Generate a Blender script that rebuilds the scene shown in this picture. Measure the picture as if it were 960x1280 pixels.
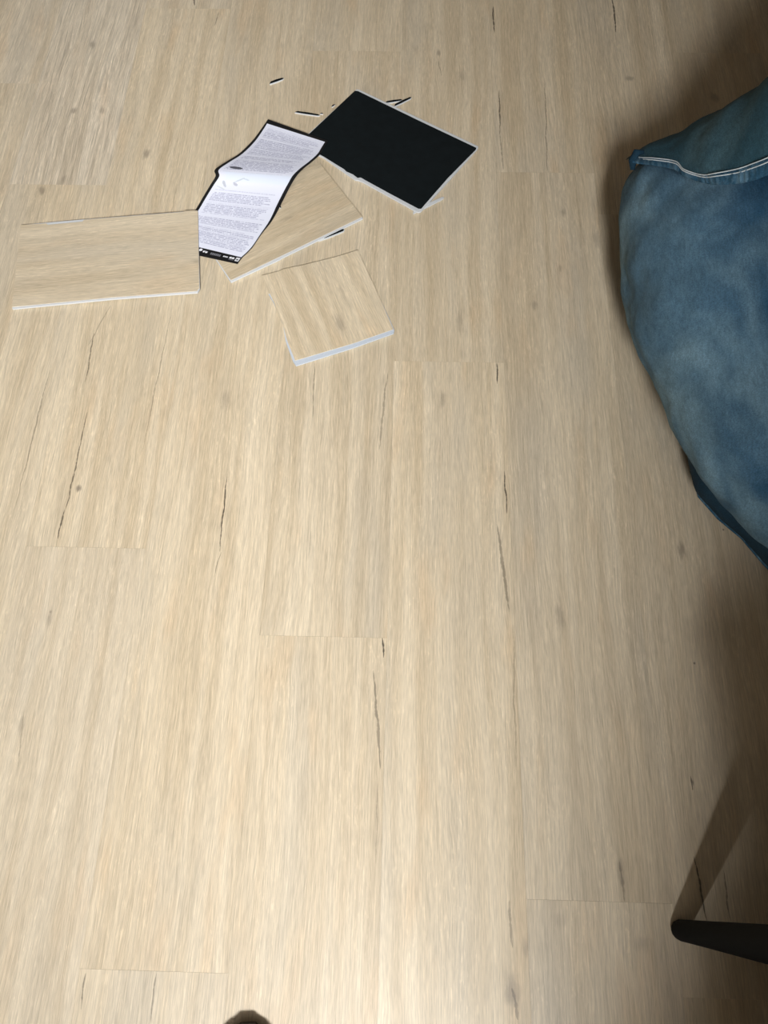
import bpy, bmesh, math, random
import numpy as np
from mathutils import Vector, Matrix, noise
from mathutils.bvhtree import BVHTree

for o in list(bpy.data.objects):
    bpy.data.objects.remove(o)
scene = bpy.context.scene
COL = scene.collection
random.seed(7)

# ------------------------------------------------------------------ camera
FPX = 961.0
CAM_H = 1.081
PITCH, YAW, ROLL = 1.16741796, -0.0517831, -0.02758075
cp, sp = math.cos(PITCH), math.sin(PITCH)
cyw, syw = math.cos(YAW), math.sin(YAW)
FWD = Vector((syw * cp, cyw * cp, -sp))
R0 = Vector((cyw, -syw, 0))
U0 = R0.cross(FWD)
RIGHT = math.cos(ROLL) * R0 + math.sin(ROLL) * U0
UP = -math.sin(ROLL) * R0 + math.cos(ROLL) * U0
CAM = Vector((0, 0, CAM_H))
cd = bpy.data.cameras.new('camera')
cam = bpy.data.objects.new('camera', cd)
COL.objects.link(cam)
cd.sensor_fit = 'VERTICAL'
cd.sensor_height = 36.0
cd.lens = FPX / 1280 * 36.0
cd.clip_start = 0.01
M4 = Matrix((RIGHT, UP, -FWD)).transposed().to_4x4()
M4.translation = CAM
cam.matrix_world = M4
scene.camera = cam

# ------------------------------------------------------------------ light
scene.view_settings.view_transform = 'Standard'
scene.view_settings.look = 'None'
scene.view_settings.gamma = 1.0
scene.view_settings.use_curve_mapping = False
scene.view_settings.exposure = 0.0
world = bpy.data.worlds.new('world')
scene.world = world
world.use_nodes = True
world.node_tree.nodes['Background'].inputs[0].default_value = (0.75, 0.86, 1.0, 1)
world.node_tree.nodes['Background'].inputs[1].default_value = 0.0
# daylight through the high narrow window in the wall behind the camera
WIN = (-0.13, 0.29, 1.60, 2.45)   # x0, x1, z0, z1
def area(name, loc, target, sx, sy, power, color):
    l = bpy.data.lights.new(name, 'AREA')
    l.shape = 'RECTANGLE'
    l.size, l.size_y = sx, sy
    l.energy = power
    l.color = color
    o = bpy.data.objects.new(name, l)
    COL.objects.link(o)
    o.location = loc
    o.rotation_euler = (Vector(target) - Vector(loc)).to_track_quat('-Z', 'Z').to_euler()
    return o
area('window_daylight', ((WIN[0] + WIN[1]) / 2, -1.30, (WIN[2] + WIN[3]) / 2), ((WIN[0] + WIN[1]) / 2, 2.0, (WIN[2] + WIN[3]) / 2 + 0.75),
     WIN[1] - WIN[0], WIN[3] - WIN[2], 266, (0.965, 0.985, 1.0))


# ------------------------------------------------------------------ helpers
def ray(x, y):
    return FWD + RIGHT * ((x - 480) / FPX) - UP * ((y - 640) / FPX)


def px(x, y, z=0.0):
    """photo pixel -> the point of that sight line at height z"""
    d = ray(x, y)
    return CAM + d * ((z - CAM_H) / d.z)


def project(p):
    v = p - CAM
    w = v.dot(FWD)
    return 480 + FPX * v.dot(RIGHT) / w, 640 - FPX * v.dot(UP) / w


def link(name, me, mat=None, parent=None):
    o = bpy.data.objects.new(name, me)
    COL.objects.link(o)
    if mat is not None and not me.materials:
        me.materials.append(mat)
    if parent is not None:
        o.parent = parent
    return o


def tag(o, label=None, cat=None, group=None, kind=None):
    if label:
        o['label'] = label
    if cat:
        o['category'] = cat
    if group:
        o['group'] = group
    if kind:
        o['kind'] = kind
    return o


def empty(name, loc=(0, 0, 0), rz=0.0):
    o = bpy.data.objects.new(name, None)
    COL.objects.link(o)
    o.location = loc
    o.rotation_euler = (0, 0, rz)
    o.empty_display_size = 0.05
    return o


def mesh(name, verts, faces, smooth=False):
    me = bpy.data.meshes.new(name)
    me.from_pydata([tuple(v) for v in verts], [], faces)
    bm = bmesh.new()
    bm.from_mesh(me)
    bmesh.ops.recalc_face_normals(bm, faces=bm.faces)
    bm.to_mesh(me)
    bm.free()
    if smooth:
        for p in me.polygons:
            p.use_smooth = True
    return me


def box_mesh(name, x0, x1, y0, y1, z0, z1, bevel=0.0):
    v = [(x, y, z) for z in (z0, z1) for y in (y0, y1) for x in (x0, x1)]
    f = [(0, 2, 3, 1), (4, 5, 7, 6), (0, 1, 5, 4), (2, 6, 7, 3), (0, 4, 6, 2), (1, 3, 7, 5)]
    me = mesh(name, v, f)
    if bevel:
        bm = bmesh.new()
        bm.from_mesh(me)
        bmesh.ops.bevel(bm, geom=bm.edges[:], offset=bevel, segments=2, affect='EDGES', profile=0.5)
        bm.to_mesh(me)
        bm.free()
    return me


def prism(name, pts, z0, z1):
    """pts: (x, y, zoff) outline; a plate between z0 and z1 above zoff"""
    n = len(pts)
    v = [(p[0], p[1], p[2] + z0) for p in pts] + [(p[0], p[1], p[2] + z1) for p in pts]
    f = [tuple(range(n))[::-1], tuple(range(n, 2 * n))]
    f += [(i, (i + 1) % n, n + (i + 1) % n, n + i) for i in range(n)]
    return mesh(name, v, f)


def tube(name, pts, radii, seg=10, cap=True, squash=None):
    pts = [Vector(p) for p in pts]
    n = len(pts)
    verts, faces = [], []
    for i, p in enumerate(pts):
        t = (pts[min(i + 1, n - 1)] - pts[max(i - 1, 0)]).normalized()
        a = Vector((0, 0, 1)) if abs(t.z) < 0.9 else Vector((0, 1, 0))
        s = t.cross(a).normalized()
        u = s.cross(t)
        r = radii[i] if hasattr(radii, '__len__') else radii
        for k in range(seg):
            an = 2 * math.pi * k / seg
            verts.append(p + s * (r * math.cos(an)) + u * (r * math.sin(an) * (squash or 1)))
    for i in range(n - 1):
        for k in range(seg):
            faces.append((i * seg + k, i * seg + (k + 1) % seg, (i + 1) * seg + (k + 1) % seg, (i + 1) * seg + k))
    if cap:
        faces.append(tuple(range(seg))[::-1])
        faces.append(tuple((n - 1) * seg + k for k in range(seg)))
    return mesh(name, verts, faces, True)


def blob(name, chains, voxel, smooth_it=6, mat=None, parent=None, displace=None):
    """one continuous surface grown around chains of ((x,y,z), radius)"""
    bm = bmesh.new()
    for ch in chains:
        for i, (c, r) in enumerate(ch):
            if i + 1 < len(ch):
                c2, r2 = ch[i + 1]
                n = max(1, int((Vector(c2) - Vector(c)).length / (0.22 * min(r, r2))))
            else:
                c2, r2, n = c, r, 1
            for k in range(n):
                t = k / n
                m = Matrix.Translation(Vector(c).lerp(Vector(c2), t))
                bmesh.ops.create_icosphere(bm, subdivisions=3 if r > 0.03 else 2, radius=r + (r2 - r) * t, matrix=m)
    tmp = bpy.data.meshes.new(name + '_tmp')
    bm.to_mesh(tmp)
    bm.free()
    o = bpy.data.objects.new(name + '_tmp', tmp)
    COL.objects.link(o)
    rm = o.modifiers.new('r', 'REMESH')
    rm.mode = 'VOXEL'
    rm.voxel_size = voxel
    sm = o.modifiers.new('s', 'SMOOTH')
    sm.iterations = smooth_it
    sm.factor = 0.6
    dg = bpy.context.evaluated_depsgraph_get()
    me = bpy.data.meshes.new_from_object(o.evaluated_get(dg))
    bpy.data.objects.remove(o)
    bpy.data.meshes.remove(tmp)
    me.name = name
    if displace:
        nrm = [v.normal.copy() for v in me.vertices]
        for v, nn in zip(me.vertices, nrm):
            v.co += nn * displace(v.co, nn)
    for p in me.polygons:
        p.use_smooth = True
    return me


# ------------------------------------------------------------------ materials
def new_mat(name):
    m = bpy.data.materials.new(name)
    m.use_nodes = True
    return m, m.node_tree, m.node_tree.nodes['Principled BSDF']


def plain(name, col, rough=0.6, var=0.08, scale=40.0, bump=0.0, spec=0.5, metallic=0.0, emis=0.0):
    m, nt, b = new_mat(name)
    tc = nt.nodes.new('ShaderNodeTexCoord')
    nz = nt.nodes.new('ShaderNodeTexNoise')
    nz.inputs['Scale'].default_value = scale
    nz.inputs['Detail'].default_value = 4
    nt.links.new(tc.outputs['Object'], nz.inputs['Vector'])
    mx = nt.nodes.new('ShaderNodeMix')
    mx.data_type = 'RGBA'
    mx.inputs['A'].default_value = (*[c * (1 - var) for c in col], 1)
    mx.inputs['B'].default_value = (*[min(1, c * (1 + var)) for c in col], 1)
    nt.links.new(nz.outputs['Fac'], mx.inputs['Factor'])
    nt.links.new(mx.outputs['Result'], b.inputs['Base Color'])
    b.inputs['Roughness'].default_value = rough
    b.inputs['Specular IOR Level'].default_value = spec
    b.inputs['Metallic'].default_value = metallic
    if bump:
        bp = nt.nodes.new('ShaderNodeBump')
        bp.inputs['Strength'].default_value = bump
        bp.inputs['Distance'].default_value = 0.002
        nt.links.new(nz.outputs['Fac'], bp.inputs['Height'])
        nt.links.new(bp.outputs['Normal'], b.inputs['Normal'])
    return m


class NG:
    """small wrapper to write node graphs"""
    def __init__(self, nt):
        self.nt = nt

    def node(self, typ, **kw):
        n = self.nt.nodes.new(typ)
        for k, v in kw.items():
            setattr(n, k, v)
        return n

    def put(self, sock, v):
        if hasattr(v, 'links'):
            self.nt.links.new(v, sock)
        else:
            sock.default_value = v

    def math(self, op, a, b=0.0, c=None, clamp=False):
        n = self.node('ShaderNodeMath', operation=op, use_clamp=clamp)
        self.put(n.inputs[0], a)
        self.put(n.inputs[1], b)
        if c is not None:
            self.put(n.inputs[2], c)
        return n.outputs[0]

    def vmath(self, op, a, b=(0, 0, 0), out=0):
        n = self.node('ShaderNodeVectorMath', operation=op)
        self.put(n.inputs[0], a)
        if op == 'SCALE':
            self.put(n.inputs['Scale'], b)
        else:
            self.put(n.inputs[1], b)
        return n.outputs[1 if op in ('DOT_PRODUCT', 'LENGTH', 'DISTANCE') else 0]

    def noise(self, vec, scale=1.0, detail=2.0, rough=0.5, dist=0.0):
        n = self.node('ShaderNodeTexNoise')
        self.put(n.inputs['Vector'], vec)
        n.inputs['Scale'].default_value = scale
        n.inputs['Detail'].default_value = detail
        n.inputs['Roughness'].default_value = rough
        n.inputs['Distortion'].default_value = dist
        return n.outputs[0]

    def ramp(self, v, a, b, lo=0.0, hi=1.0, smooth=True):
        n = self.node('ShaderNodeMapRange')
        n.interpolation_type = 'SMOOTHSTEP' if smooth else 'LINEAR'
        for s, x in zip(('Value', 'From Min', 'From Max', 'To Min', 'To Max'), (v, a, b, lo, hi)):
            self.put(n.inputs[s], x)
        return n.outputs[0]

    def mix(self, fac, a, b, blend='MIX'):
        n = self.node('ShaderNodeMix', data_type='RGBA', blend_type=blend)
        self.put(n.inputs['Factor'], fac)
        self.put(n.inputs['A'], a if hasattr(a, 'links') else (*a, 1))
        self.put(n.inputs['B'], b if hasattr(b, 'links') else (*b, 1))
        return n.outputs['Result']


def group(name, ins, outs):
    g = bpy.data.node_groups.new(name, 'ShaderNodeTree')
    for n, t in ins:
        g.interface.new_socket(n, in_out='INPUT', socket_type=t)
    for n, t in outs:
        g.interface.new_socket(n, in_out='OUTPUT', socket_type=t)
    i = g.nodes.new('NodeGroupInput')
    o = g.nodes.new('NodeGroupOutput')
    return g, NG(g), i.outputs, o.inputs


FL, VE, CO = 'NodeSocketFloat', 'NodeSocketVector', 'NodeSocketColor'

# oak print: local x across the plank, local y along the grain
WOOD, G, I, O = group('oak_print', [('Vector', VE), ('Seed', VE), ('Tone', FL), ('Grey', FL), ('Contrast', FL)], [('Color', CO), ('Height', FL)])
P = G.vmath('ADD', I['Vector'], I['Seed'])
warp = G.noise(G.vmath('MULTIPLY', P, (9, 1.6, 1)), 1.0, 3)
warp2 = G.noise(G.vmath('MULTIPLY', P, (55, 9, 1)), 1.0, 2)
wx = G.math('ADD', G.math('MULTIPLY_ADD', warp, 0.036, -0.018), G.math('MULTIPLY_ADD', warp2, 0.0045, -0.00225))
cmb = G.node('ShaderNodeCombineXYZ')
G.put(cmb.inputs[0], wx)
Q = G.vmath('ADD', P, cmb.outputs[0])
fib = G.noise(G.vmath('MULTIPLY', Q, (520, 13, 1)), 1.0, 4, 0.62)
tick = G.noise(G.vmath('MULTIPLY', Q, (980, 48, 1)), 1.0, 2, 0.6)
fleck = G.noise(G.vmath('MULTIPLY', Q, (330, 75, 1)), 1.0, 2, 0.5, 0.4)
band = G.noise(G.vmath('MULTIPLY', Q, (42, 1.3, 1)), 1.0, 3, 0.55)
wide = G.noise(G.vmath('MULTIPLY', Q, (13, 2.0, 1)), 1.0, 2)
warmn = G.noise(G.vmath('MULTIPLY', P, (26, 5.0, 1)), 1.0, 2)
flk_on = G.ramp(G.noise(G.vmath('MULTIPLY', P, (20, 5, 1)), 1.0, 1), 0.5, 0.62)
base = G.mix(G.ramp(band, 0.3, 0.7), (0.535, 0.428, 0.286), (0.650, 0.542, 0.388))
base = G.mix(G.math('MULTIPLY', G.ramp(wide, 0.48, 0.72), 0.6), base, (0.520, 0.445, 0.335))
base = G.mix(G.math('MULTIPLY', G.ramp(warmn, 0.55, 0.76), 0.55), base, (0.590, 0.440, 0.275))
f1 = G.ramp(fib, 0.30, 0.70, -0.165, 0.125, False)
f1 = G.math('MULTIPLY_ADD', f1, I['Contrast'], 1.0)
f2 = G.ramp(tick, 0.28, 0.72, 0.83, 1.16, False)
f3 = G.math('MULTIPLY', G.ramp(fleck, 0.56, 0.70), flk_on)
val = G.math('MULTIPLY', f1, f2)
val = G.math('MULTIPLY', val, G.math('MULTIPLY_ADD', f3, 0.13, 1.0))
val = G.math('MULTIPLY', val, I['Tone'])
vv = G.node('ShaderNodeCombineXYZ')
for s in vv.inputs:
    G.put(s, val)
base = G.mix(1.0, base, vv.outputs[0], 'MULTIPLY')
hsv = G.node('ShaderNodeHueSaturation')
G.put(hsv.inputs['Color'], base)
G.put(hsv.inputs['Saturation'], G.math('SUBTRACT', 1.0, I['Grey']))
G.put(O['Color'], hsv.outputs[0])
G.put(O['Height'], G.math('ADD', G.math('MULTIPLY', fib, 0.7), G.math('MULTIPLY', tick, 0.5)))

CRACK, G, I, O = group('grain_crack', [('Prev', FL), ('Vector', VE), ('A', VE), ('D', VE), ('Width', FL), ('Strength', FL)], [('Mask', FL)])
wob = G.noise(G.vmath('MULTIPLY', I['Vector'], (26, 26, 1)), 1.0, 2)
cb = G.node('ShaderNodeCombineXYZ')
G.put(cb.inputs[0], G.math('MULTIPLY_ADD', wob, 0.007, -0.0035))
rel = G.vmath('SUBTRACT', G.vmath('ADD', I['Vector'], cb.outputs[0]), I['A'])
t = G.math('DIVIDE', G.vmath('DOT_PRODUCT', rel, I['D']), G.vmath('DOT_PRODUCT', I['D'], I['D']), clamp=True)
dist = G.vmath('LENGTH', G.vmath('SUBTRACT', rel, G.vmath('SCALE', I['D'], t)))
w = G.math('MULTIPLY', I['Width'], G.math('POWER', G.math('MULTIPLY', G.math('MULTIPLY', t, G.math('SUBTRACT', 1.0, t)), 4.0), 0.6))
w = G.math('MULTIPLY', w, G.ramp(G.noise(G.vmath('MULTIPLY', I['Vector'], (90, 130, 1)), 1.0, 2), 0.3, 0.6, 0.45, 1.15))
m = G.math('MULTIPLY', G.ramp(dist, G.math('ADD', G.math('MULTIPLY', w, 1.1), 0.00001), G.math('MULTIPLY', w, 0.35)), I['Strength'])
G.put(O['Mask'], G.math('MAXIMUM', I['Prev'], m))

KNOT, G, I, O = group('grain_knot', [('Prev', FL), ('Vector', VE), ('A', VE), ('InvR', VE), ('Strength', FL)], [('Mask', FL)])
rel = G.vmath('MULTIPLY', G.vmath('SUBTRACT', I['Vector'], I['A']), I['InvR'])
nn = G.noise(G.vmath('MULTIPLY', I['Vector'], (260, 70, 1)), 1.0, 3)
dd = G.math('ADD', G.vmath('LENGTH', rel), G.math('MULTIPLY_ADD', nn, 1.1, -0.55))
m = G.math('MULTIPLY', G.ramp(dd, 1.0, 0.15), I['Strength'])
G.put(O['Mask'], G.math('MAXIMUM', I['Prev'], m))


def wood_mat(name, seed, tone=1.0, grey=0.0, cracks=(), knots=(), rough=0.44, contrast=1.0):
    m, nt, b = new_mat(name)
    g = NG(nt)
    tc = g.node('ShaderNodeTexCoord').outputs['Object']
    wn = g.node('ShaderNodeGroup', node_tree=WOOD)
    g.put(wn.inputs['Vector'], tc)
    wn.inputs['Seed'].default_value = seed
    wn.inputs['Tone'].default_value = tone
    wn.inputs['Grey'].default_value = grey
    wn.inputs['Contrast'].default_value = contrast
    col = wn.outputs['Color']
    prev = 0.0
    for (ax, ay, rx, ry, s) in knots:
        k = g.node('ShaderNodeGroup', node_tree=KNOT)
        g.put(k.inputs['Prev'], prev)
        g.put(k.inputs['Vector'], tc)
        k.inputs['A'].default_value = (ax, ay, 0)
        k.inputs['InvR'].default_value = (1 / rx, 1 / ry, 0)
        k.inputs['Strength'].default_value = s
        prev = k.outputs[0]
    if knots:
        col = g.mix(prev, col, (0.17, 0.135, 0.105))
    prev = 0.0
    for (ax, ay, bx, by, w, s) in cracks:
        k = g.node('ShaderNodeGroup', node_tree=CRACK)
        g.put(k.inputs['Prev'], prev)
        g.put(k.inputs['Vector'], g.vmath('MULTIPLY', tc, (1, 1, 0)))
        k.inputs['A'].default_value = (ax, ay, 0)
        k.inputs['D'].default_value = (bx - ax, by - ay, 0)
        k.inputs['Width'].default_value = w
        k.inputs['Strength'].default_value = s
        prev = k.outputs[0]
    if cracks:
        col = g.mix(prev, col, (0.045, 0.032, 0.022))
    g.put(b.inputs['Base Color'], col)
    b.inputs['Roughness'].default_value = rough
    b.inputs['Specular IOR Level'].default_value = 0.9
    bp = g.node('ShaderNodeBump')
    bp.inputs['Strength'].default_value = 0.3
    bp.inputs['Distance'].default_value = 0.0006
    g.put(bp.inputs['Height'], wn.outputs['Height'])
    g.put(b.inputs['Normal'], bp.outputs[0])
    return m


def denim_mat(name, dark, light, wear=0.0, contrast=(0.42, 0.66), stretch=(9, 5, 7)):  # wear: strength of the light painted on the left hip edge
    m, nt, b = new_mat(name)
    g = NG(nt)
    tc = g.node('ShaderNodeTexCoord').outputs['Object']
    big = g.noise(g.vmath('MULTIPLY', tc, stretch), 1.0, 3, 0.55, 0.6)
    mid = g.noise(g.vmath('MULTIPLY', tc, (60, 26, 40)), 1.0, 3, 0.6)
    fine = g.noise(tc, 620.0, 2, 0.75)
    slub = g.noise(g.vmath('MULTIPLY', tc, (420, 90, 200)), 1.0, 2, 0.6)
    fac = g.math('ADD', g.math('MULTIPLY', g.ramp(big, contrast[0], contrast[1]), 0.78), g.math('MULTIPLY_ADD', mid, 0.5, -0.16), clamp=True)
    if wear:  # light on the left hip edge put into the denim colour
        sx = g.node('ShaderNodeSeparateXYZ')
        g.put(sx.inputs[0], tc)
        lit_side = g.ramp(g.math('MULTIPLY_ADD', mid, 0.05, sx.outputs[0]), -0.13, -0.255)
        fac = g.math('ADD', g.math('MULTIPLY', fac, 0.75), g.math('MULTIPLY', lit_side, wear), clamp=True)
    c = g.mix(fac, dark, light)
    v = g.math('MULTIPLY', g.ramp(fine, 0.3, 0.7, 0.72, 1.25, False), g.ramp(slub, 0.3, 0.7, 0.85, 1.15, False))
    vv = g.node('ShaderNodeCombineXYZ')
    for s in vv.inputs:
        g.put(s, v)
    c = g.mix(1.0, c, vv.outputs[0], 'MULTIPLY')
    g.put(b.inputs['Base Color'], c)
    b.inputs['Roughness'].default_value = 0.9
    b.inputs['Specular IOR Level'].default_value = 0.2
    b.inputs['Sheen Weight'].default_value = 0.0
    bp = g.node('ShaderNodeBump')
    bp.inputs['Strength'].default_value = 0.4
    bp.inputs['Distance'].default_value = 0.001
    g.put(bp.inputs['Height'], g.math('ADD', fine, g.math('MULTIPLY', mid, 2.0)))
    g.put(b.inputs['Normal'], bp.outputs[0])
    return m


M_CORE = plain('stone_plastic_core', (0.56, 0.57, 0.58), 0.6, 0.06, 300)
M_CORE2 = plain('blue_grey_core', (0.50, 0.54, 0.60), 0.6, 0.05, 300)
M_FOAM = plain('black_foam', (0.0040, 0.0065, 0.0075), 0.8, 0.4, 60, 0.3, 0.15)
M_BLACKPRINT = plain('black_print', (0.006, 0.006, 0.007), 0.5, 0.1, 60)
M_WALL = plain('wall_paint', (0.10, 0.080, 0.058), 0.9, 0.02, 8)
M_CEIL = plain('ceiling_paint', (0.15, 0.125, 0.095), 0.9, 0.02, 8)
M_SUB = plain('subfloor', (0.30, 0.22, 0.14), 0.9, 0.1, 10)
M_FRAME = plain('window_frame_paint', (0.7, 0.7, 0.7), 0.5, 0.03, 20)
M_CHAIR = plain('black_chair_paint', (0.0035, 0.0045, 0.0055), 0.75, 0.2, 90, 0.1, 0.12)
M_SHOE = plain('dark_brown_leather', (0.022, 0.014, 0.009), 0.4, 0.3, 120, 0.2)
M_SOLE = plain('shoe_rubber', (0.05, 0.04, 0.035), 0.6, 0.15, 120)
M_RIM = plain('shoe_rim', (0.07, 0.055, 0.045), 0.6, 0.1, 120)
M_THREAD = plain('pale_thread', (0.52, 0.58, 0.62), 0.8, 0.25, 500)
M_SKIN = plain('skin', (0.55, 0.33, 0.23), 0.55, 0.06, 60)
M_HAIR = plain('dark_hair', (0.02, 0.014, 0.010), 0.5, 0.3, 300, 0.5)
M_JEANS = denim_mat('faded_denim', (0.008, 0.044, 0.090), (0.130, 0.215, 0.270), 0.36)
M_DARKDENIM = denim_mat('shaded_navy_denim', (0.004, 0.020, 0.036), (0.010, 0.032, 0.052))  # shade of the crease under the thigh put into the calf's colour
M_SHIRT = denim_mat('darker_denim', (0.020, 0.062, 0.088), (0.060, 0.110, 0.130))
M_HEM = denim_mat('hem_denim', (0.014, 0.055, 0.098), (0.070, 0.135, 0.190), stretch=(160, 30, 60))

# ------------------------------------------------------------------ floor
PW, PL = 0.183, 1.224
XS0 = -0.0144
RX0, RX1, RY0, RY1 = -2.2, 2.0, -1.25, 3.2
floor = link('floor', box_mesh('floor', RX0, RX1, RY0, RY1, -0.06, -0.005), M_SUB)
tag(floor, 'pale oak plank floor', None, None, 'structure')

JOINT = {-3: 0.393, -1: 0.265, 0: 0.735, 1: 1.160, -4: 1.116, -2: -0.155, -5: 1.386, 3: 1.492, 2: px(755, 268).y}
CR = [(284, 592, 274, 690, 1.0, .9), (276, 690, 267, 722, .7, .5), (630, 588, 634, 642, 1.1, .9), (621, 655, 637, 765, 2.2, .5),
      (641, 780, 645, 965, 1.2, .3), (478, 797, 480, 822, 1.4, .95), (467, 838, 476, 962, 1.7, .55), (472, 962, 470, 1080, .8, .3),
      (621, 453, 622, 480, 1.2, .9), (616, 8, 618, 42, 1.4, .9), (624, 113, 625, 168, 1.2, .8), (625, 165, 629, 212, 1.0, .5),
      (681, 100, 684, 215, .8, .6), (765, -5, 770, 42, 1.5, .9), (117, 416, 107, 478, 1.0, .7), (109, 515, 82, 640, 1.1, .75),
      (82, 636, 71, 674, 1.1, .8), (64, 455, 20, 632, .9, .45), (213, 395, 178, 565, .9, .4), (140, 378, 110, 432, .7, .4),
      (393, 448, 391, 522, .8, .55), (484, 465, 474, 562, 1.5, .4), (107, 1216, 101, 1262, 1.0, .65), (196, 1216, 187, 1278, .9, .55),
      (868, 1070, 883, 1152, 1.0, .9), (864, 970, 866, 988, 1.0, .8), (904, 1088, 913, 1152, 1.0, .6), (636, 1125, 640, 1185, 1.6, .4),
      (775, 1075, 780, 1127, 1.6, .45), (243, -8, 243, 7, 1.6, .8), (546, 70, 552, 95, .8, .4), (640, 1235, 648, 1275, 2.0, .5),
      (225, 220, 205, 300, .7, .3), (273, 15, 268, 32, 1.2, .5), (30, 890, 22, 960, 1.0, .3), (390, 660, 385, 700, .8, .2)]
KN = [(98, 611, 5, 6, .75), (62, 772, 4, 14, .4), (282, 500, 8, 22, .33), (852, 688, 6, 14, .5), (700, 772, 7, 22, .35), (553, 500, 5, 16, .4),
      (115, 56, 6, 14, .5), (128, 138, 6, 10, .4), (92, 138, 5, 10, .5), (183, 192, 7, 16, .5), (52, 238, 7, 12, .5), (548, 66, 4, 10, .5),
      (787, 98, 9, 8, .5), (893, 122, 9, 14, .5), (575, 402, 6, 24, .3), (668, 382, 6, 12, .4), (704, 265, 5, 12, .4), (640, 1238, 9, 22, .5),
      (657, 1185, 5, 12, .35), (776, 1090, 6, 16, .35), (27, 905, 4, 20, .3), (700, 1150, 10, 9, .15), (805, 1180, 12, 10, .25), (578, 95, 8, 16, .3),
      (80, 225, 4, 14, .4), (745, 300, 8, 20, .25), (480, 475, 3, 12, .3), (700, 335, 4, 10, .3), (520, 60, 5, 12, .25), (63, 765, 2, 3, .6), (904, 662, 1.6, 1.8, .95), (868, 829, 1.6, 1.8, .95), (866, 978, 1.4, 4, .8)]


def world_marks():
    cr, kn = [], []
    for (x0, y0, x1, y1, w, s) in CR:
        cr.append((px(x0, y0), px(x1, y1), w * 1.45 / 1000, s))
    for (x, y, rx, ry, s) in KN:
        kn.append((px(x, y), rx * 1.45 / 1000, ry * 1.3 / 1000, s))
    return cr, kn


WCR, WKN = world_marks()
gap = 0.00008
plank_me = box_mesh('plank', -PW / 2 + gap, PW / 2 - gap, -PL / 2 + gap, PL / 2 - gap, -0.005, 0.0)
plank_me.materials.append(None)
spare = [wood_mat('oak_plank_spare', (3.1 * i, 1.7 * i, 0.9 * i), 0.97 + 0.03 * (i % 3), 0.04 * (i % 2)) for i in range(5)]
TONES = {}
# tone and greyness of the single planks in view: (column, index counted from its joint)
TUNE = {(-5, 0): (1.03, .18), (-5, -1): (1.0, .10), (-4, 0): (1.0, .28), (-4, -1): (1.0, .02), (-3, 0): (1.03, .0), (-3, -1): (.96, .12), (-3, 1): (1.03, .1),
        (-2, 0): (1.03, .02), (-2, -1): (1.0, .05), (-1, 0): (.97, .03), (-1, -1): (1.0, .03), (-1, 1): (.97, .02), (0, 0): (.95, .0), (0, -1): (1.06, .0),
        (1, 0): (1.0, .0), (1, -1): (.96, .05), (1, -2): (.97, .08), (2, 0): (1.0, .03), (2, -1): (.93, .08), (3, 0): (.92, .0), (3, -1): (.92, .02)}
ci0 = int(math.floor((RX0 - XS0) / PW)) + 1
ci1 = int(math.floor((RX1 - XS0) / PW))
for c in range(ci0, ci1):
    xc = XS0 + (c + 0.5) * PW
    j = JOINT.get(c, random.random() * PL)
    for k in range(-5, 4):
        y0 = j + k * PL
        y1 = y0 + PL
        if y1 < RY0 + 0.3 or y0 > RY1 - 0.2:
            continue
        o = link('plank', plank_me, None, floor)
        yc = (y0 + y1) / 2
        o.location = (xc, yc, 0)
        near = -0.95 < xc < 0.95 and y1 > -0.25 and y0 < 1.75
        if near:
            cr = [(a.x - xc, a.y - yc, b.x - xc, b.y - yc, w, s) for a, b, w, s in WCR
                  if abs((a.x + b.x) / 2 - xc) <= PW / 2 and y0 <= (a.y + b.y) / 2 < y1]
            kn = [(a.x - xc, a.y - yc, rx, ry, s) for a, rx, ry, s in WKN if abs(a.x - xc) <= PW / 2 and y0 <= a.y < y1]
            tone, grey = TUNE.get((c, k), (0.97 + 0.05 * random.random(), 0.05 * random.random()))
            tone, grey = 1 + (tone - 1) * 0.6, grey * 0.6
            mt = wood_mat('oak_plank', (c * 7.31 + k * 2.13, k * 5.7 + c * 1.37, 0.37 * c + 1.9 * k), tone, grey, cr, kn, contrast={(-4, 0): 1.9, (-5, 0): 1.4, (-5, -1): 1.4, (-3, 0): 1.15, (2, 0): 1.3}.get((c, k), 1.0))
        else:
            mt = random.choice(spare)
        o.material_slots[0].link = 'OBJECT'
        o.material_slots[0].material = mt

# ------------------------------------------------------------------ room shell (outside the picture)
WH = 2.6


tag(link('wall_light_blocker', box_mesh('wall_light_blocker', 0.14, RX1, -0.76, -0.69, 0, WH), M_WALL), kind='structure')  # unseen wall added to keep window light off the right side
bm = bmesh.new()
for (u0, u1, z0, z1) in ((RX0, WIN[0], 0, WH), (WIN[1], RX1, 0, WH), (WIN[0], WIN[1], 0, WIN[2]), (WIN[0], WIN[1], WIN[3], WH)):
    me = box_mesh('t', u0, u1, RY0 - 0.03, RY0, z0, z1)
    bm.from_mesh(me)
    bpy.data.meshes.remove(me)
me = bpy.data.meshes.new('wall_back')
bm.to_mesh(me)
bm.free()
tag(link('wall_back', me, M_WALL), kind='structure')
tag(link('wall_left', box_mesh('wall_left', RX0 - 0.1, RX0, RY0, RY1, 0, WH), M_WALL), kind='structure')
tag(link('wall_right', box_mesh('wall_right', RX1, RX1 + 0.1, RY0, RY1, 0, WH), M_WALL), kind='structure')
tag(link('wall_front', box_mesh('wall_front', RX0, RX1, RY1, RY1 + 0.1, 0, WH), M_WALL), kind='structure')
tag(link('ceiling', box_mesh('ceiling', RX0 - .12, RX1 + .1, RY0 - .12, RY1 + .1, WH, WH + 0.1), M_CEIL), kind='structure')


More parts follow.
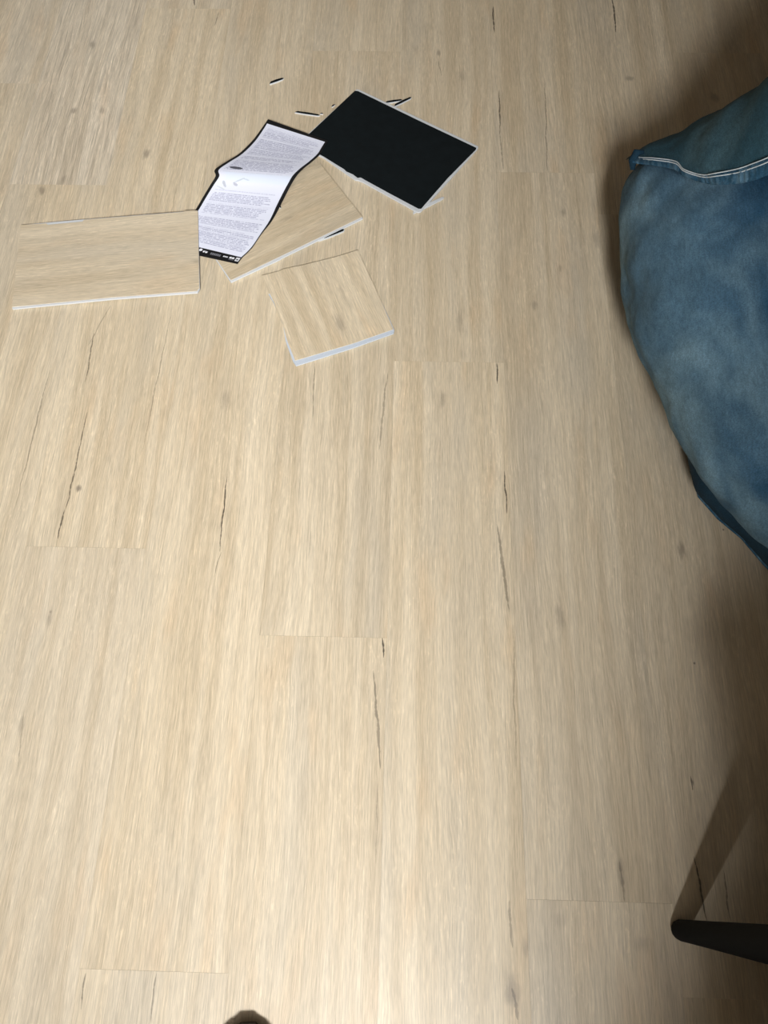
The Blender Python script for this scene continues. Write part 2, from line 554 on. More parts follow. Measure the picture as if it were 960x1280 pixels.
win = tag(empty('window_1'), kind='structure')
for (u0, u1, z0, z1) in ((WIN[0] - .05, WIN[0], WIN[2] - .05, WIN[3] + .05), (WIN[1], WIN[1] + .05, WIN[2] - .05, WIN[3] + .05),
                         (WIN[0], WIN[1], WIN[2] - .05, WIN[2]), (WIN[0], WIN[1], WIN[3], WIN[3] + .05)):
    link('window_frame', box_mesh('window_frame', u0, u1, RY0, RY0 + .015, z0, z1), M_FRAME, win)

# ------------------------------------------------------------------ flooring offcuts
T_FOAM, T_CORE, T_WEAR = 0.0011, 0.0041, 0.0050


def offcut(name, label, wear, core, foam, grain, wood, core_mat, z=lambda p: 0.0, flipped=False, grp=None):
    """outlines in photo pixels on the offcut's upper face; grain = direction angle of the plank length"""
    top = T_WEAR

    def w(pts):
        r = []
        for (x, y) in pts:
            q = px(x, y, top)
            for _ in range(3):
                q = px(x, y, top + z(q))
            r.append(q)
        return r
    outs = [w(wear), w(core), w(foam)]
    c = sum(outs[1], Vector()) / len(outs[1])
    c.z = 0
    root = empty(name, c, grain - math.pi / 2)
    tag(root, label, 'floor offcut', grp)
    rot = Matrix.Rotation(-(grain - math.pi / 2), 3, 'Z')

    def loc(pts):
        r = []
        for q in pts:
            zz = z(q)
            l = rot @ (Vector((q.x, q.y, 0)) - c)
            r.append((l.x, l.y, zz))
        return r
    if not flipped:
        link('wood_layer', prism('wood_layer', loc(outs[0]), T_CORE, T_WEAR), wood, root)
        link('core', prism('core', loc(outs[1]), T_FOAM, T_CORE), core_mat, root)
        link('foam_backing', prism('foam_backing', loc(outs[2]), 0.0003, T_FOAM), M_FOAM, root)
    else:
        link('wood_layer', prism('wood_layer', loc(outs[0]), 0.0003, 0.0010), wood, root)
        link('core', prism('core', loc(outs[1]), 0.0010, 0.0041), core_mat, root)
        link('foam_backing', prism('foam_backing', loc(outs[2]), 0.0041, 0.0050), M_FOAM, root)
    return root


def ang(a, b):
    A, B = px(*a), px(*b)
    return math.atan2(B.y - A.y, B.x - A.x)


def lerp2(a, b, t):
    return (a[0] + (b[0] - a[0]) * t, a[1] + (b[1] - a[1]) * t)


# long piece on the left, lifted at its right end by the leaflet and the piece below it
zx0, zx1 = px(20, 380).x, px(247, 320).x
tilt = lambda q: max(0.0, min(0.0068, 0.0068 * (q.x - zx0) / (zx1 - zx0)))
wearA = [(26, 281), (58, 279.2), (59.5, 281), (103, 277), (105, 274.6), (229, 265), (231, 263.6), (246.5, 263), (247.5, 266), (249, 360), (246, 363.5), (140, 371.5), (15, 383.5)]
coreA = [(27, 280.6), (104, 273.8), (228, 264.2), (247, 263.5), (249.5, 360), (247, 365), (140, 373.2), (15, 385.6)]
foamA = [(28, 281), (104, 275), (228, 266), (246, 265), (247, 361), (140, 370), (17, 382)]
gA = ang((15, 384), (246, 364))
offcut('plank_offcut', 'long pale oak plank offcut with crosswise cut, one corner over the leaflet', wearA, coreA, foamA, gA,
       wood_mat('oak_offcut', (11.3, 4.2, 2.0), 0.98, 0.04, (), [(0.03, 0.14, .009, .03, .35)]), M_CORE, tilt, grp='floor plank offcuts')

# piece under the leaflet
a0, b0 = (288.5, 350), (453, 270.5)
A3, B3 = px(*a0), px(*b0)
dirn = (B3 - A3).normalized()
perp = Vector((-dirn.y, dirn.x, 0))
top1, top0 = project(B3 + perp * 0.158), project(A3 + perp * 0.158)
wearC = [a0, lerp2(a0, b0, .65), b0, top1, top0]
coreC = [(288.3, 352.2), (350, 323.5), (352, 322), (453.5, 272.6), (top1[0] + .5, top1[1]), top0]
foamC = [(289, 350), (452, 271), top1, top0]
offcut('plank_offcut', 'pale oak plank offcut lying half under the printed leaflet', wearC, coreC, foamC, ang((288, 351), (453, 271)),
       wood_mat('oak_offcut', (5.9, 8.2, 4.0), 0.97, 0.0, (), [(-0.02, 0.03, .006, .02, .3)]), M_CORE, grp='floor plank offcuts')

# small nearly square piece
wearS = [(327, 344.5), (350, 338.5), (353, 336.5), (380, 331), (420, 321), (447.5, 312.5), (455, 330), (470, 362), (487, 401), (491.5, 411.5),
         (440, 429.5), (369, 450.5), (365, 441), (358.5, 424.5), (353, 404), (345, 386), (342.5, 378), (337, 366.5), (335.5, 367.5)]
coreS = [(328, 345), (380, 332), (447, 314), (455, 330), (488, 401), (493, 412.5), (492, 416), (440, 434.5), (370, 456.5), (366, 451), (357, 426), (353.5, 405),
         (341.5, 377), (335, 366)]
foamS = [(331, 347), (447, 316), (489, 411), (371, 452), (361, 425), (357, 405), (346, 377), (340, 366)]
offcut('plank_offcut', 'small nearly square pale oak plank offcut with blue-grey core edge and chipped side', wearS, coreS, foamS, ang((370, 456), (328, 345)),
       wood_mat('oak_offcut', (21.3, 1.2, 7.0), 1.04, 0.0, (), [(0.02, -0.035, .012, .030, .38), (0.045, 0.02, .006, .04, .25)]), M_CORE2, grp='floor plank offcuts')

# flipped piece, black foam side up
coreB = [(446, 111), (450, 112), (598, 182.5), (597.5, 185), (526, 264), (522, 264.5), (455, 227.5), (448, 224.5), (444, 224), (425, 211), (405, 196.5), (386, 187), (371, 180)]
foamB = [(443.5, 113.5), (447.5, 113.8), (520, 149), (595.5, 184.8), (594.5, 187), (560, 222), (526.5, 260.5), (523, 260.5), (490, 243), (457, 225), (451, 221.5), (447, 222),
         (441, 217.5), (433, 214), (430, 211), (420, 205), (404, 195), (374, 179)]
wearB = [(446, 113), (596, 184), (526, 262), (455, 226), (372, 180)]
offcut('plank_offcut', 'flipped plank offcut showing its black foam underside with a pale core rim', wearB, coreB, foamB, ang((447, 112), (597, 183)),
       wood_mat('oak_offcut', (2.3, 3.2, 1.0), 1.0), M_CORE, flipped=True, grp='floor plank offcuts')


# ------------------------------------------------------------------ slivers
def sliver(label, a, b, wpx, z=0.0, rim=(0.8, 1.2), pale=False):
    """thin snapped strip: pale core below, black foam on top; ends in photo pixels"""
    A, B = px(*a), px(*b)
    c = (A + B) / 2
    d = B - A
    L = d.length
    root = empty('plank_sliver', (c.x, c.y, z), math.atan2(d.y, d.x))
    tag(root, label, 'sliver', 'plank slivers')
    w = wpx / 2
    core = [(-L / 2, -w * rim[1], 0), (-L * .1, -w * 1.1 * rim[1], 0), (L / 2 - .004, -w * .7 * rim[1], 0), (L / 2, 0, 0), (L / 2 - .003, w * .8, 0), (0, w, 0), (-L / 2 + .004, w * .7, 0)]
    foam = [(p[0] * .96, p[1] * (.55 if p[1] < 0 else .95), 0) for p in core]
    if pale:
        link('core', prism('core', core, 0.0008, 0.0030), M_CORE, root)
        link('foam_backing', prism('foam_backing', [(p[0] * .9, p[1] * .6 + w * .7, 0) for p in core], 0, 0.0008), M_FOAM, root)
    else:
        link('core', prism('core', core, 0, 0.0018), M_CORE, root)
        link('foam_backing', prism('foam_backing', foam, 0.0018, 0.0028), M_FOAM, root)
    return root


sliver('short black-topped sliver lying alone on the floor beyond the leaflet', (336.5, 105), (355, 99), .0062)
sliver('straight thin black sliver between the leaflet and the black foam offcut', (369, 140.5), (400, 145.5), .0048)
sliver('black sliver lying flat beside the long rim of the black foam offcut', (481, 129), (503, 126), .005)
sliver('angled black sliver crossing another beside the rim of the black foam offcut', (492, 135), (514.5, 124.5), .0055, 0.0030)
sliver('pale splinter sticking out under the corner of the black foam offcut', (515, 267), (555, 248), .006, pale=True)
sliver('dark blade-shaped sliver with pale rim beside the half covered oak offcut', (397, 300), (431, 288), .008)
sliver('tiny dark sliver on the oak offcut at the black leaflet edge', (345, 254), (352, 264), .004, 0.0053)
sliver('tiny dark crumb at the end of the straight thin sliver', (400.5, 142.5), (404, 143.5), .003)
sliver('tiny dark crumb on the floor by the corner side of the black foam offcut', (414, 134), (419, 132), .0035)

# ------------------------------------------------------------------ leaflet
# stations along its length: left pixel, right pixel, height, of the black sheet and of the white page
H0 = 0.0062
LEAF = [((207, 310.5), (297, 330), H0, H0), ((213, 300.5), (303, 322), H0, H0), ((222, 288), (315, 310), H0, H0), ((233, 276), (327, 292.5), H0, H0), ((243.5, 263.5), (340, 276), H0 + .001, H0),
        ((254, 246), (350.5, 257), .0105, .0085), ((263, 231), (359, 240), .016, .013), ((269.5, 220), (365.5, 228), .0215, .018), ((268.5, 212), (371, 219.5), .0235, .020), ((283, 202), (379, 211), .020, .018),
        ((299, 192), (389.5, 202.5), .0145, .014), ((315, 176.5), (400, 193), .0100, .0105), ((326, 162), (405, 184.5), .0088, .0085), ((335, 149), (410, 176), .0105, .0080)]


def sheet(name, rows, dz, mat, parent, org, th=0.0003, nu=10):
    """rows: list of (left Vector, right Vector); smooth lofted thin sheet with UV"""
    # Catmull-Rom between the stations
    fine = []
    for i in range(len(rows) - 1):
        for s in range(4):
            t = s / 4
            r = []
            for k in (0, 1):
                p0, p1, p2, p3 = (rows[max(i - 1, 0)][k], rows[i][k], rows[i + 1][k], rows[min(i + 2, len(rows) - 1)][k])
                r.append(0.5 * ((2 * p1) + (p2 - p0) * t + (2 * p0 - 5 * p1 + 4 * p2 - p3) * t * t + (3 * p1 - p0 - 3 * p2 + p3) * t ** 3))
            fine.append(r)
    fine.append(list(rows[-1]))
    nv = len(fine)
    ds = [0.0]
    for i in range(1, nv):
        ds.append(ds[-1] + ((fine[i][0] + fine[i][1]) / 2 - (fine[i - 1][0] + fine[i - 1][1]) / 2).length)
    verts, uvs, faces = [], [], []
    for i, (l, r) in enumerate(fine):
        for k in range(nu + 1):
            p = l.lerp(r, k / nu) - org
            p.z += dz
            verts.append(p)
            uvs.append((k / nu, ds[i] / ds[-1]))
    n = len(verts)
    verts += [v - Vector((0, 0, th)) for v in verts]
    w = nu + 1
    for i in range(nv - 1):
        for k in range(nu):
            q = (i * w + k, i * w + k + 1, (i + 1) * w + k + 1, (i + 1) * w + k)
            faces.append(q)
            faces.append(tuple(n + x for x in q[::-1]))
    rim = [k for k in range(w)] + [i * w + nu for i in range(1, nv)] + [(nv - 1) * w + k for k in range(nu - 1, -1, -1)] + [i * w for i in range(nv - 2, 0, -1)]
    for a in range(len(rim)):
        b = (a + 1) % len(rim)
        faces.append((rim[b], rim[a], n + rim[a], n + rim[b]))
    me = bpy.data.meshes.new(name)
    me.from_pydata([tuple(v) for v in verts], [], faces)
    uv = me.uv_layers.new(name='UVMap')
    for lp in me.loops:
        uv.data[lp.index].uv = uvs[lp.vertex_index % n]
    for p in me.polygons:
        p.use_smooth = True
    me.set_sharp_from_angle(angle=math.radians(60))
    return link(name, me, mat, parent), fine


def page_mat():
    m, nt, b = new_mat('printed_page')
    g = NG(nt)
    uv = g.node('ShaderNodeUVMap').outputs[0]
    sep = g.node('ShaderNodeSeparateXYZ')
    g.put(sep.inputs[0], uv)
    u, v = sep.outputs[0], sep.outputs[1]
    # rows of tiny type, gathered into paragraphs
    row = g.math('MULTIPLY', v, 92.0)
    fr = g.math('FRACT', row)
    line = g.math('MULTIPLY', g.ramp(fr, 0.18, 0.34), g.ramp(fr, 0.86, 0.70))
    cv = g.node('ShaderNodeCombineXYZ')
    g.put(cv.inputs[0], g.math('MULTIPLY', u, 46.0))
    g.put(cv.inputs[1], g.math('MULTIPLY', g.math('FLOOR', row), 7.3))
    words = g.ramp(g.noise(cv.outputs[0], 1.0, 2, 0.8), 0.40, 0.50)
    pv = g.node('ShaderNodeCombineXYZ')
    g.put(pv.inputs[1], g.math('MULTIPLY', g.math('FLOOR', row), 0.37))
    para = g.ramp(g.noise(pv.outputs[0], 1.0, 2), 0.40, 0.47)
    endn = g.node('ShaderNodeCombineXYZ')
    g.put(endn.inputs[1], g.math('MULTIPLY', g.math('FLOOR', row), 3.1))
    endl = g.ramp(g.noise(endn.outputs[0], 1.0, 1), 0.3, 0.7, 0.80, 1.02)
    marg = g.math('MULTIPLY', g.ramp(u, 0.05, 0.06), g.math('LESS_THAN', u, g.math('MINIMUM', endl, 0.95)))
    # blank picture field with line drawings between v .42 and .60
    pic = g.math('MULTIPLY', g.ramp(v, 0.445, 0.45), g.ramp(v, 0.575, 0.57))
    ink = g.math('MULTIPLY', g.math('MULTIPLY', line, words), g.math('MULTIPLY', para, marg))
    ink = g.math('MULTIPLY', ink, g.math('SUBTRACT', 1.0, pic))
    ink = g.math('MULTIPLY', ink, g.math('MULTIPLY', g.ramp(v, 0.03, 0.032), g.ramp(v, 0.975, 0.97)))
    col = g.mix(g.math('MULTIPLY', ink, 0.75), (0.72, 0.73, 0.83), (0.28, 0.28, 0.42))
    # pale blue tinted box under the fold
    tint = g.math('MULTIPLY', g.math('MULTIPLY', g.ramp(v, 0.50, 0.52), g.ramp(v, 0.575, 0.56)), g.ramp(u, 0.06, 0.12))
    col = g.mix(g.math('MULTIPLY', tint, 0.5), col, (0.66, 0.74, 0.86))

    def blobm(cu, cvv, ru, rv, ang_, thr, s):
        sub = g.vmath('SUBTRACT', uv, (cu, cvv, 0))
        r = g.node('ShaderNodeVectorRotate', rotation_type='Z_AXIS')
        g.put(r.inputs['Vector'], sub)
        r.inputs['Angle'].default_value = ang_
        sc = g.vmath('MULTIPLY', r.outputs[0], (1 / ru, 1 / rv, 0))
        nz = g.noise(uv, 38.0, 3, 0.7)
        d = g.math('ADD', g.vmath('LENGTH', sc), g.math('MULTIPLY_ADD', nz, thr, -thr / 2))
        return g.math('MULTIPLY', g.ramp(d, 1.0, 0.85), s)
    for (a, c) in [((.19, .607, .105, .012, .05, .3, .95), (0.055, 0.055, 0.075)), ((.13, .485, .06, .010, .4, 1.2, .55), (0.30, 0.32, 0.36)),
                   ((.30, .515, .07, .007, -.3, 1.3, .45), (0.33, 0.37, 0.38)), ((.29, .487, .04, .009, .2, 1.0, .55), (0.28, 0.28, 0.34)),
                   ((.12, .455, .08, .004, .15, 1.0, .4), (0.36, 0.40, 0.38)), ((.40, .525, .05, .005, .1, 1.2, .4), (0.36, 0.42, 0.44))]:
        col = g.mix(blobm(*a), col, c)
    g.put(b.inputs['Base Color'], col)
    b.inputs['Roughness'].default_value = 0.55
    return m


rowsK = [(px(l[0], l[1], zl), px(r[0], r[1], zr)) for l, r, zl, zr in LEAF]
INS = [None, (.06, .015), (.055, .012), (.05, .012), (.042, .03), (.042, .045), (.045, .045), (.05, .045), (.05, .045), (.048, .04), (.045, .036), (.042, .036), (.036, .034), (.03, .03)]
rowsK2 = rowsK[:-1] + [(rowsK[-2][0].lerp(rowsK[-1][0], .62), rowsK[-2][1].lerp(rowsK[-1][1], .72))]
rowsP = [(rowsK2[i][0].lerp(rowsK2[i][1], q[0]), rowsK2[i][1].lerp(rowsK2[i][0], q[1])) for i, q in enumerate(INS) if q]
lo = (rowsK[4][0] + rowsK[4][1]) / 2
lo.z = 0
leaf = empty('leaflet', lo)
tag(leaf, 'folded white printed leaflet with black edges lying across the plank offcuts', 'leaflet')
sheet('backing_sheet', rowsK, 0.0, M_BLACKPRINT, leaf, lo)
pg, pf = sheet('printed_page', rowsP, 0.0005, page_mat(), leaf, lo, 0.0002)


def footer_marks():
    """white marks printed on the black footer strip: dots, tiny word bars, a badge"""
    b0, b1 = rowsK[0], rowsK[1]
    def at(u, v):
        return (b0[0].lerp(b0[1], u)).lerp(b1[0].lerp(b1[1], u), v) + Vector((0, 0, 0.00055)) - lo
    mw = plain('white_footer_print', (0.75, 0.75, 0.78), 0.6, 0.1, 200)
    mg = plain('grey_footer_print', (0.16, 0.16, 0.18), 0.6, 0.3, 900)
    def quad(u0, u1, v0, v1, m):
        me = mesh('footer_print', [at(u0, v0), at(u1, v0), at(u1, v1), at(u0, v1)], [(0, 1, 2, 3)])
        link('footer_print', me, m, leaf)
    def disc(u, v, ru, rv, m):
        me = mesh('footer_print', [at(u + ru * math.cos(k * math.pi / 6), v + rv * math.sin(k * math.pi / 6)) for k in range(12)], [tuple(range(12))])
        link('footer_print', me, m, leaf)
    disc(.445, .72, .022, .17, mw)
    disc(.495, .58, .013, .10, mw)
    disc(.530, .60, .016, .13, mw)
    quad(.485, .545, .66, .72, mw)
    for k in range(6):
        quad(.59 + k * .024, .608 + k * .024, .42, .70, mg)
    for k in range(3):
        quad(.765 + k * .022, .782 + k * .022, .50, .66, mw)
    for k in range(2):
        quad(.850 + k * .035, .880 + k * .035, .48, .72, mw)
    quad(.850, .915, .30, .38, mg)
    quad(.935, .985, .30, .82, mw)
    quad(.945, .972, .42, .64, mg)


footer_marks()

# ------------------------------------------------------------------ shoe (toe at the lower edge)
def build_shoe():
    toe = px(305, 1283, 0.03)
    org = Vector((toe.x, toe.y - 0.005, 0))
    root = empty('shoe', org, math.radians(4))
    tag(root, 'dark brown leather shoe, only its rounded toe in view', 'shoe')
    # cross-sections from the toe (y = 0) back to the heel (y = -.27): half width, height, sole half width
    S = [(0.0, .005, .022), (-.0012, .010, .026), (-.004, .016, .031), (-.008, .0215, .034), (-.014, .0265, .038), (-.028, .034, .044), (-.055, .041, .052), (-.09, .044, .062), (-.13, .041, .078), (-.17, .036, .092), (-.21, .035, .098), (-.25, .033, .095), (-.27, .022, .088)]
    n = 14
    verts, faces = [], []
    for (y, hw, h) in S:
        for k in range(n):
            a = math.pi * k / (n - 1)
            verts.append((hw * math.cos(a) * (1 - .12 * math.sin(a)), y, .018 + (h - .018) * abs(math.sin(a)) ** .8))
    for i in range(len(S) - 1):
        for k in range(n - 1):
            faces.append((i * n + k, i * n + k + 1, (i + 1) * n + k + 1, (i + 1) * n + k))
    faces.append(tuple(range(n)))
    faces.append(tuple((len(S) - 1) * n + k for k in range(n)))
    up = link('upper', mesh('upper', verts, faces, True), M_SHOE, root)
    out = [(s[1] + .004, s[0] + (.004 if i == 0 else 0)) for i, s in enumerate(S)] + [(-s[1] - .004, s[0] + (.004 if i == 0 else 0)) for i, s in reversed(list(enumerate(S)))]
    sole = link('sole', prism('sole', [(x, y, 0) for x, y in out], 0.0, .018), M_SOLE, root)
    welt = [(s[1] * 1.0 + .003, s[0] + (.003 if i == 0 else 0), .019) for i, s in enumerate(S)]
    pts = [(-x, y, z) for x, y, z in welt[::-1]] + welt
    link('welt', tube('welt', pts, .0022, 6), M_RIM, root)
    link('toe_cap_seam', tube('toe_cap_seam', [(.040 * math.cos(math.pi * k / 12) * (1 - .12 * math.sin(math.pi * k / 12)), -.052 + .004 * math.sin(math.pi * k / 12), .0185 + .0325 * abs(math.sin(math.pi * k / 12)) ** .8) for k in range(13)], .0011, 6), M_RIM, root)
    collar = [(.028 * math.cos(2 * math.pi * k / 16), -.19 + .055 * math.sin(2 * math.pi * k / 16), .094) for k in range(17)]
    link('collar', tube('collar', collar, .006, 8), M_SHOE, root)
    for k in range(4):
        y = -.095 - .018 * k
        link('lace', tube('lace', [(-.018, y, .064 + .011 * k), (0, y + .003, .070 + .011 * k), (.018, y, .064 + .011 * k)], .0022, 6), M_SOLE, root)
    return root


build_shoe()

# ------------------------------------------------------------------ chair (one leg in view)
def build_chair():
    foot = px(850, 1163, 0.01)
    org = Vector((foot.x, foot.y, 0))
    root = empty('chair', org)
    tag(root, 'black chair with a rounded tapering leg standing on the plank floor', 'chair')
    W, D, SH = 0.44, 0.43, 0.445
    for (ix, iy) in ((0, 0), (1, 0), (0, 1), (1, 1)):
        fx, fy = ix * (W - .01), -iy * D
        tx, ty = fx + (.075 if ix == 0 else -.075), fy + (.012 if iy == 0 else .02)
        pts, rad = [], []
        for k in range(9):
            t = k / 8
            pts.append((fx + (tx - fx) * t, fy + (ty - fy) * t, .0 + SH * t))
            rad.append(.0115 + .0130 * min(1, t * 1.3))
        pts = [pts[0]] + [tuple(Vector(pts[0]).lerp(Vector(pts[1]), q)) for q in (.03, .09, .2)] + pts[1:]
        rad = [.006, .0090, .0108, .0122] + rad[1:]
        link('leg', tube('leg', pts, rad, 14), M_CHAIR, root)
    seat = box_mesh('seat', -.045, W + .025, -D - .01, .055, SH, SH + .035, .014)
    link('seat', seat, M_CHAIR, root)
    for ix in (0, 1):
        x = .05 + ix * (W - .10)
        link('back_post', tube('back_post', [(x, -D - .01, SH + .03), (x, -D - .05, SH + .2), (x, -D - .10, SH + .42)], [.016, .015, .012], 12), M_CHAIR, root)
    n = 12
    v, f = [], []
    for i in range(n + 1):
        t = i / n
        x = .02 + t * (W - .04)
        bow = -.04 * math.sin(math.pi * t)
        for (dy, z) in ((0, SH + .18), (-.05, SH + .44), (-.068, SH + .44), (-.018, SH + .18)):
            v.append((x, -D - .035 + bow + dy, z))
    for i in range(n):
        for k in range(4):
            f.append((i * 4 + k, i * 4 + (k + 1) % 4, (i + 1) * 4 + (k + 1) % 4, (i + 1) * 4 + k))
    f += [(0, 1, 2, 3), (n * 4 + 3, n * 4 + 2, n * 4 + 1, n * 4)]
    link('backrest', mesh('backrest', v, f), M_CHAIR, root)
    return root


build_chair()

# ------------------------------------------------------------------ kneeling person in denim at the right
def tang(x, y, z, r, nx, ny):
    """centre of a ball of radius r that just touches the sight line of pixel (x, y) at height z, lying to the (nx, ny) side"""
    d = ray(x, y).normalized()
    n = (RIGHT * nx - UP * ny)
    n = (n - d * n.dot(d)).normalized()
    return (px(x, y, z) + n * r, r)


def fbm(p, s):
    return noise.fractal(Vector((p.x * s[0], p.y * s[1], p.z * s[2])), 1.0, 2.0, 3)


def wr(p, n):
    return 0.007 * fbm(p, (9, 6, 10)) + 0.0025 * fbm(p, (30, 20, 30))


def build_person():
    root = empty('person', (0.62, 0.62, 0))
    tag(root, 'person kneeling in faded blue jeans and a denim shirt with white-stitched hem', 'person')
    org = Vector(root.location)
    thigh = [tang(786, 222, 0.215, .070, 1, .5), tang(778, 252, 0.203, .11, 1, .2), tang(773, 295, 0.187, .14, 1, .05), tang(774, 345, 0.168, .15, 1, -.1), tang(790, 425, 0.148, .14, 1, -.25), tang(816, 480, 0.140, .125, 1, -.4),
             tang(838, 535, 0.133, .115, 1, -.45), tang(872, 598, 0.144, .105, 1, -.6), tang(908, 637, 0.140, .095, 1, -.75), tang(962, 690, 0.131, .088, 1, -.9), tang(1030, 750, 0.113, .080, 1, -.9)]
    calf = [tang(866, 592, .075, .052, 1, -.6), tang(876, 624, .068, .050, 1, -.8), tang(900, 650, .062, .048, 1, -.9), tang(930, 675, .060, .050, 1, -.9), tang(957, 707, .060, .052, 1, -.9), tang(1020, 765, .062, .058, 1, -.9)]
    hipL = [((.59, .92, .17), .15), ((.67, .97, .17), .12), ((.84, .93, .17), .10), ((1.02, .91, .11), .085)]
    calfL = [((1.02, .91, .07), .062), ((.80, .95, .065), .056), ((.66, .95, .06), .045)]
    seat = [((.57, .84, .165), .15), ((.59, .92, .17), .15)]
    fill = [(thigh[4][0].copy(), .12), ((.60, .70, .15), .12), (tuple(thigh[7][0]), .09)]
    jm = blob('jeans', [thigh, hipL, calfL, seat, fill], 0.008, 5, displace=wr)
    for v in jm.vertices:
        v.co.z = max(v.co.z, 0.002)
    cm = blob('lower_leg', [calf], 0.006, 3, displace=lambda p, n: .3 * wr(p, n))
    for v in cm.vertices:
        v.co -= org
    bvh_j = BVHTree.FromPolygons([v.co.copy() for v in jm.vertices], [tuple(p.vertices) for p in jm.polygons])

    # shirt: leaning trunk, cut along the tail hem
    trunk = [tang(802, 187, .255, .115, .45, 1), tang(835, 175, .285, .135, .45, 1), tang(872, 154, .325, .150, .5, 1), tang(915, 130, .37, .155, .5, 1), tang(965, 103, .42, .155, .5, 1),
             ((.645, .76, .56), .165), ((.72, .77, .66), .165), ((.80, .77, .74), .13)]
    sh = [[((.80, .76, .74), .10), ((.80, .60, .73), .065), ((.97, .52, .50), .052), ((1.10, .57, .24), .042)],
          [((.80, .76, .74), .10), ((.80, .92, .73), .065), ((.97, 1.01, .50), .052), ((1.10, .95, .24), .042)]]
    sm = blob('shirt', [trunk] + sh, 0.007, 5, displace=lambda p, n: 0.6 * wr(p, n) + 0.004)
    edge = [(760, 203), (788, 203), (800, 205), (827, 209), (845, 214), (859, 221), (883, 229), (902, 231), (922, 230), (941, 226), (960, 219), (1000, 203), (1060, 170), (1150, 100), (1300, 0), (2500, -900)]
    stit = [(788, 193), (799, 197), (817, 198), (844, 202), (855, 212), (877, 219), (893, 217.5), (922, 212), (941, 205.5), (960, 198), (1000, 180), (1060, 145), (1150, 75)]
    ex = [p[0] for p in edge]
    ey = [p[1] for p in edge]
    bm = bmesh.new()
    bm.from_mesh(sm)
    bvh_s = BVHTree.FromBMesh(bm)
    kill = []
    for v in bm.verts:
        if v.co.x < 0.78 and v.co.z < 0.62 and v.co.y > 0.58:
            q = project(v.co)
            if q[1] > np.interp(q[0], ex, ey) - 2:
                kill.append(v)
    bmesh.ops.delete(bm, geom=kill, context='VERTS')
    bm.to_mesh(sm)
    bm.free()
    for me, mat, nm in ((jm, M_JEANS, 'jeans'), (sm, M_SHIRT, 'shirt')):
        for v in me.vertices:
            v.co -= org
        o = link(nm, me, mat, root)
        if nm == 'shirt':
            shirt = o
        else:
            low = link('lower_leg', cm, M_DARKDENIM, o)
    rim = [tang(*a) for a in ((863, 590, .075, .004, 1, -.6), (873, 622, .069, .004, 1, -.8), (897, 649, .063, .004, 1, -.9), (927, 674, .061, .004, 1, -.9), (954, 706, .061, .004, 1, -.9), (1000, 752, .062, .004, 1, -.9))]
    link('trouser_seam', tube('trouser_seam', [c - org for c, r in rim], .0045, 8), M_HEM, root)

    # hem band and its two rows of stitching, laid on the shirt surface
    def on_shirt(x, y, off):
        d = ray(x, y).normalized()
        best = None
        for b in (bvh_s, bvh_j):
            h = b.ray_cast(CAM, d)
            if h[0] is not None and (best is None or h[3] < best[3]):
                best = h
        if best is None:
            return None
        return best[0] - d * off

    def dense(pts, n):
        xs = np.linspace(0, len(pts) - 1, n)
        r = []
        for s in xs:
            i = min(int(s), len(pts) - 2)
            t = s - i
            p0, p1, p2, p3 = [np.array(pts[min(max(i + k, 0), len(pts) - 1)], float) for k in (-1, 0, 1, 2)]
            r.append(0.5 * ((2 * p1) + (p2 - p0) * t + (2 * p0 - 5 * p1 + 4 * p2 - p3) * t * t + (3 * p1 - p0 - 3 * p2 + p3) * t ** 3))
        return r
    N = 90
    eu = dense(stit[:11], N)
    ed = dense([(788, 203), (799, 205), (817, 207), (842, 212), (856, 221), (880, 229), (896, 231), (922, 230), (941, 226), (960, 219), (1000, 203)], N)
    rows = []
    for i in range(N):
        r = []
        for k in range(5):
            t = -0.12 + 1.12 * k / 4
            q = eu[i] * (1 - t) + ed[i] * t
            puck = 0.0012 * math.sin(i * 1.9 + 0.6 * math.sin(i * .7)) * (1 if 1 <= k <= 3 else .2)
            r.append(on_shirt(q[0], q[1], 0.004 + puck + (.0015 if k in (1, 2, 3) else 0)))
        if all(p is not None for p in r):
            rows.append((r, eu[i]))
    # keep the band smooth: average depth along its length
    dep = np.array([[(p - CAM).length for p in r] for r, _ in rows])
    ker = np.ones(25) / 25
    sdep = np.array([np.convolve(np.pad(dep[:, k], 12, mode='edge'), ker, 'valid') for k in range(5)]).T
    verts, faces = [], []
    for i, (r, _) in enumerate(rows):
        for k, p in enumerate(r):
            puck = 0.0014 * math.sin(i * 1.9 + 0.6 * math.sin(i * .7)) * (1 if 1 <= k <= 3 else .2)
            verts.append(CAM + (p - CAM).normalized() * (min(sdep[i][k], dep[i][k] + .003) - .001 - puck) - org)
        for k in range(5):
            d = (rows[i][0][k] - CAM).normalized()
            verts.append(verts[i * 10 + k] + d * 0.005)
    for i in range(len(rows) - 1):
        a, b = i * 10, (i + 1) * 10
        for k in range(4):
            faces.append((a + k, a + k + 1, b + k + 1, b + k))
            faces.append((a + 5 + k, b + 5 + k, b + 6 + k, a + 6 + k))
        faces.append((a, b, b + 5, a + 5))
        faces.append((a + 4, a + 9, b + 9, b + 4))
    faces.append((0, 5, 6, 7, 8, 9, 4, 3, 2, 1))
    link('hem_band', mesh('hem_band', verts, faces, True), M_HEM, shirt)
    for off in (-.06, .13):
        pts = []
        for i in range(len(rows)):
            a, b = verts[i * 10], verts[i * 10 + 4]
            t = .30 if off > 0 else .06
            p = a.lerp(b, max(0.02, t))
            pts.append(p - ((p + org - CAM).normalized()) * 0.0026)
        link('stitching', tube('stitching', pts, 0.0007, 6), M_THREAD, shirt)
    # curled corner of the shirt tail
    c0 = Vector(verts[2]) + Vector((.006, .0, .002))
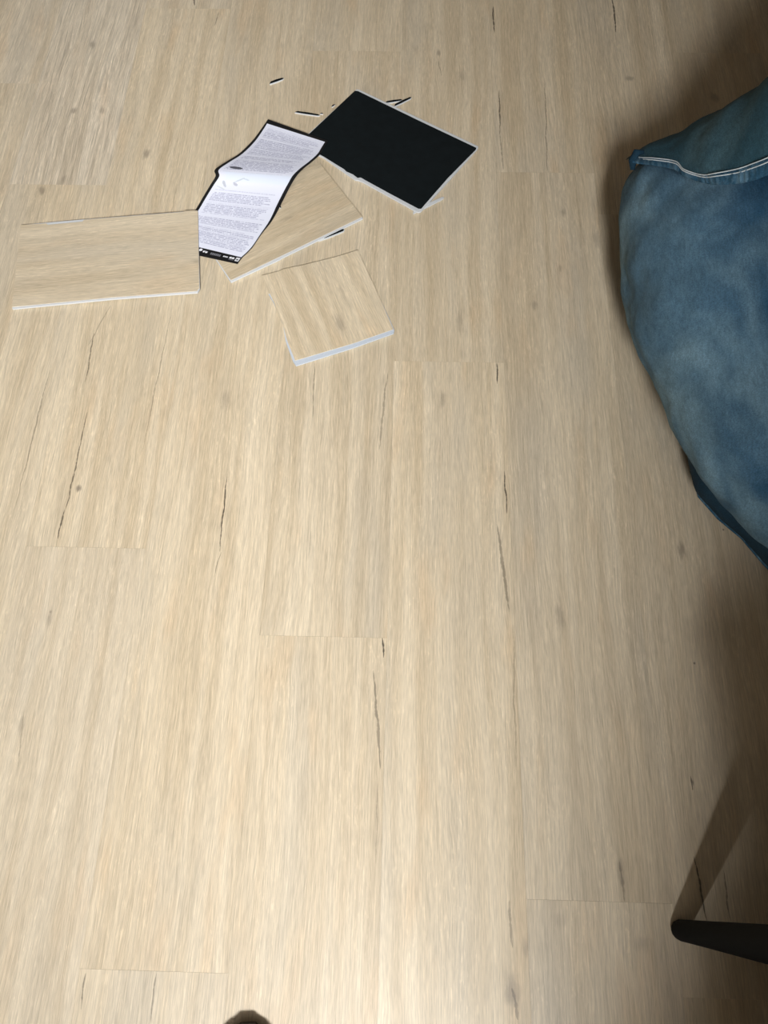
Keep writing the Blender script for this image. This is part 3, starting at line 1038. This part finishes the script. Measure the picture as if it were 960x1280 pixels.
    link('curled_corner', tube('curled_corner', [c0 + Vector((-.004, -.010, -.012)), c0 + Vector((-.006, -.004, -.002)), c0 + Vector((-.002, .004, .005)), c0 + Vector((.008, .004, .006))], [.0035, .006, .006, .003], 10, squash=.7), M_DARKDENIM, shirt)
    # shoes under the seat and on the far side
    for (a, t) in (((.66, .66, .05), (.61, .66, .03)), ((.70, .95, .05), (.62, .95, .03))):
        sme = blob('shoe', [[(a, .042), (t, .034)], [((t[0], t[1], .03), .03), ((t[0] - .02, t[1], .03), .028)]], 0.006, 4)
        for v in sme.vertices:
            v.co.z = max(v.co.z, 0.001)
            v.co -= org
        link('boot', sme, M_SHOE, root)
    # head, neck and hands (outside the picture)
    head = [[((.80, .76, .80), .058), ((.86, .76, .88), .055)], [((.90, .76, .95), .088), ((.925, .76, .985), .090)], [((.955, .76, .915), .055), ((.975, .76, .90), .04)],
            [((1.018, .76, .955), .013), ((1.008, .76, .985), .010)], [((.90, .672, .955), .018), ((.90, .675, .975), .018)], [((.90, .848, .955), .018), ((.90, .845, .975), .018)]]
    hands = []
    for s, cy in ((1, .58), (-1, .94)):
        w = Vector((1.115, cy, .195))
        palm = w + Vector((.045, .01 * s, -.075))
        hands.append([(tuple(w - Vector((.02, 0, -.03))), .030), (tuple(w), .027), (tuple(palm), .030)])
        for k in range(4):
            b = palm + Vector((.010, (k - 1.5) * .019 * s, -.018))
            L = (.030, .036, .033, .025)[k]
            hands.append([(tuple(b), .0095), (tuple(b + Vector((.018, 0, -L))), .0088), (tuple(b + Vector((.014, 0, -L * 1.9))), .0082), (tuple(b + Vector((-.002, 0, -L * 2.4))), .0072)])
        b = palm + Vector((-.004, .024 * s, .02))
        hands.append([(tuple(b), .011), (tuple(b + Vector((.014, .020 * s, -.028))), .0095), (tuple(b + Vector((.020, .020 * s, -.055))), .008)])
    for nm, ch, vx, it in (('head', head, .006, 5), ('hand', hands[:6], .0035, 3), ('hand', hands[6:], .0035, 3)):
        me = blob(nm, ch, vx, it)
        for v in me.vertices:
            v.co -= org
        link(nm, me, M_SKIN, root)
    hair = blob('hair', [[((.885, .76, .985), .094), ((.915, .76, 1.005), .094)], [((.865, .76, .93), .075), ((.875, .76, .97), .088)]], .006, 4)
    for v in hair.vertices:
        v.co -= org
    link('hair', hair, M_HAIR, root)
    return root


build_person()
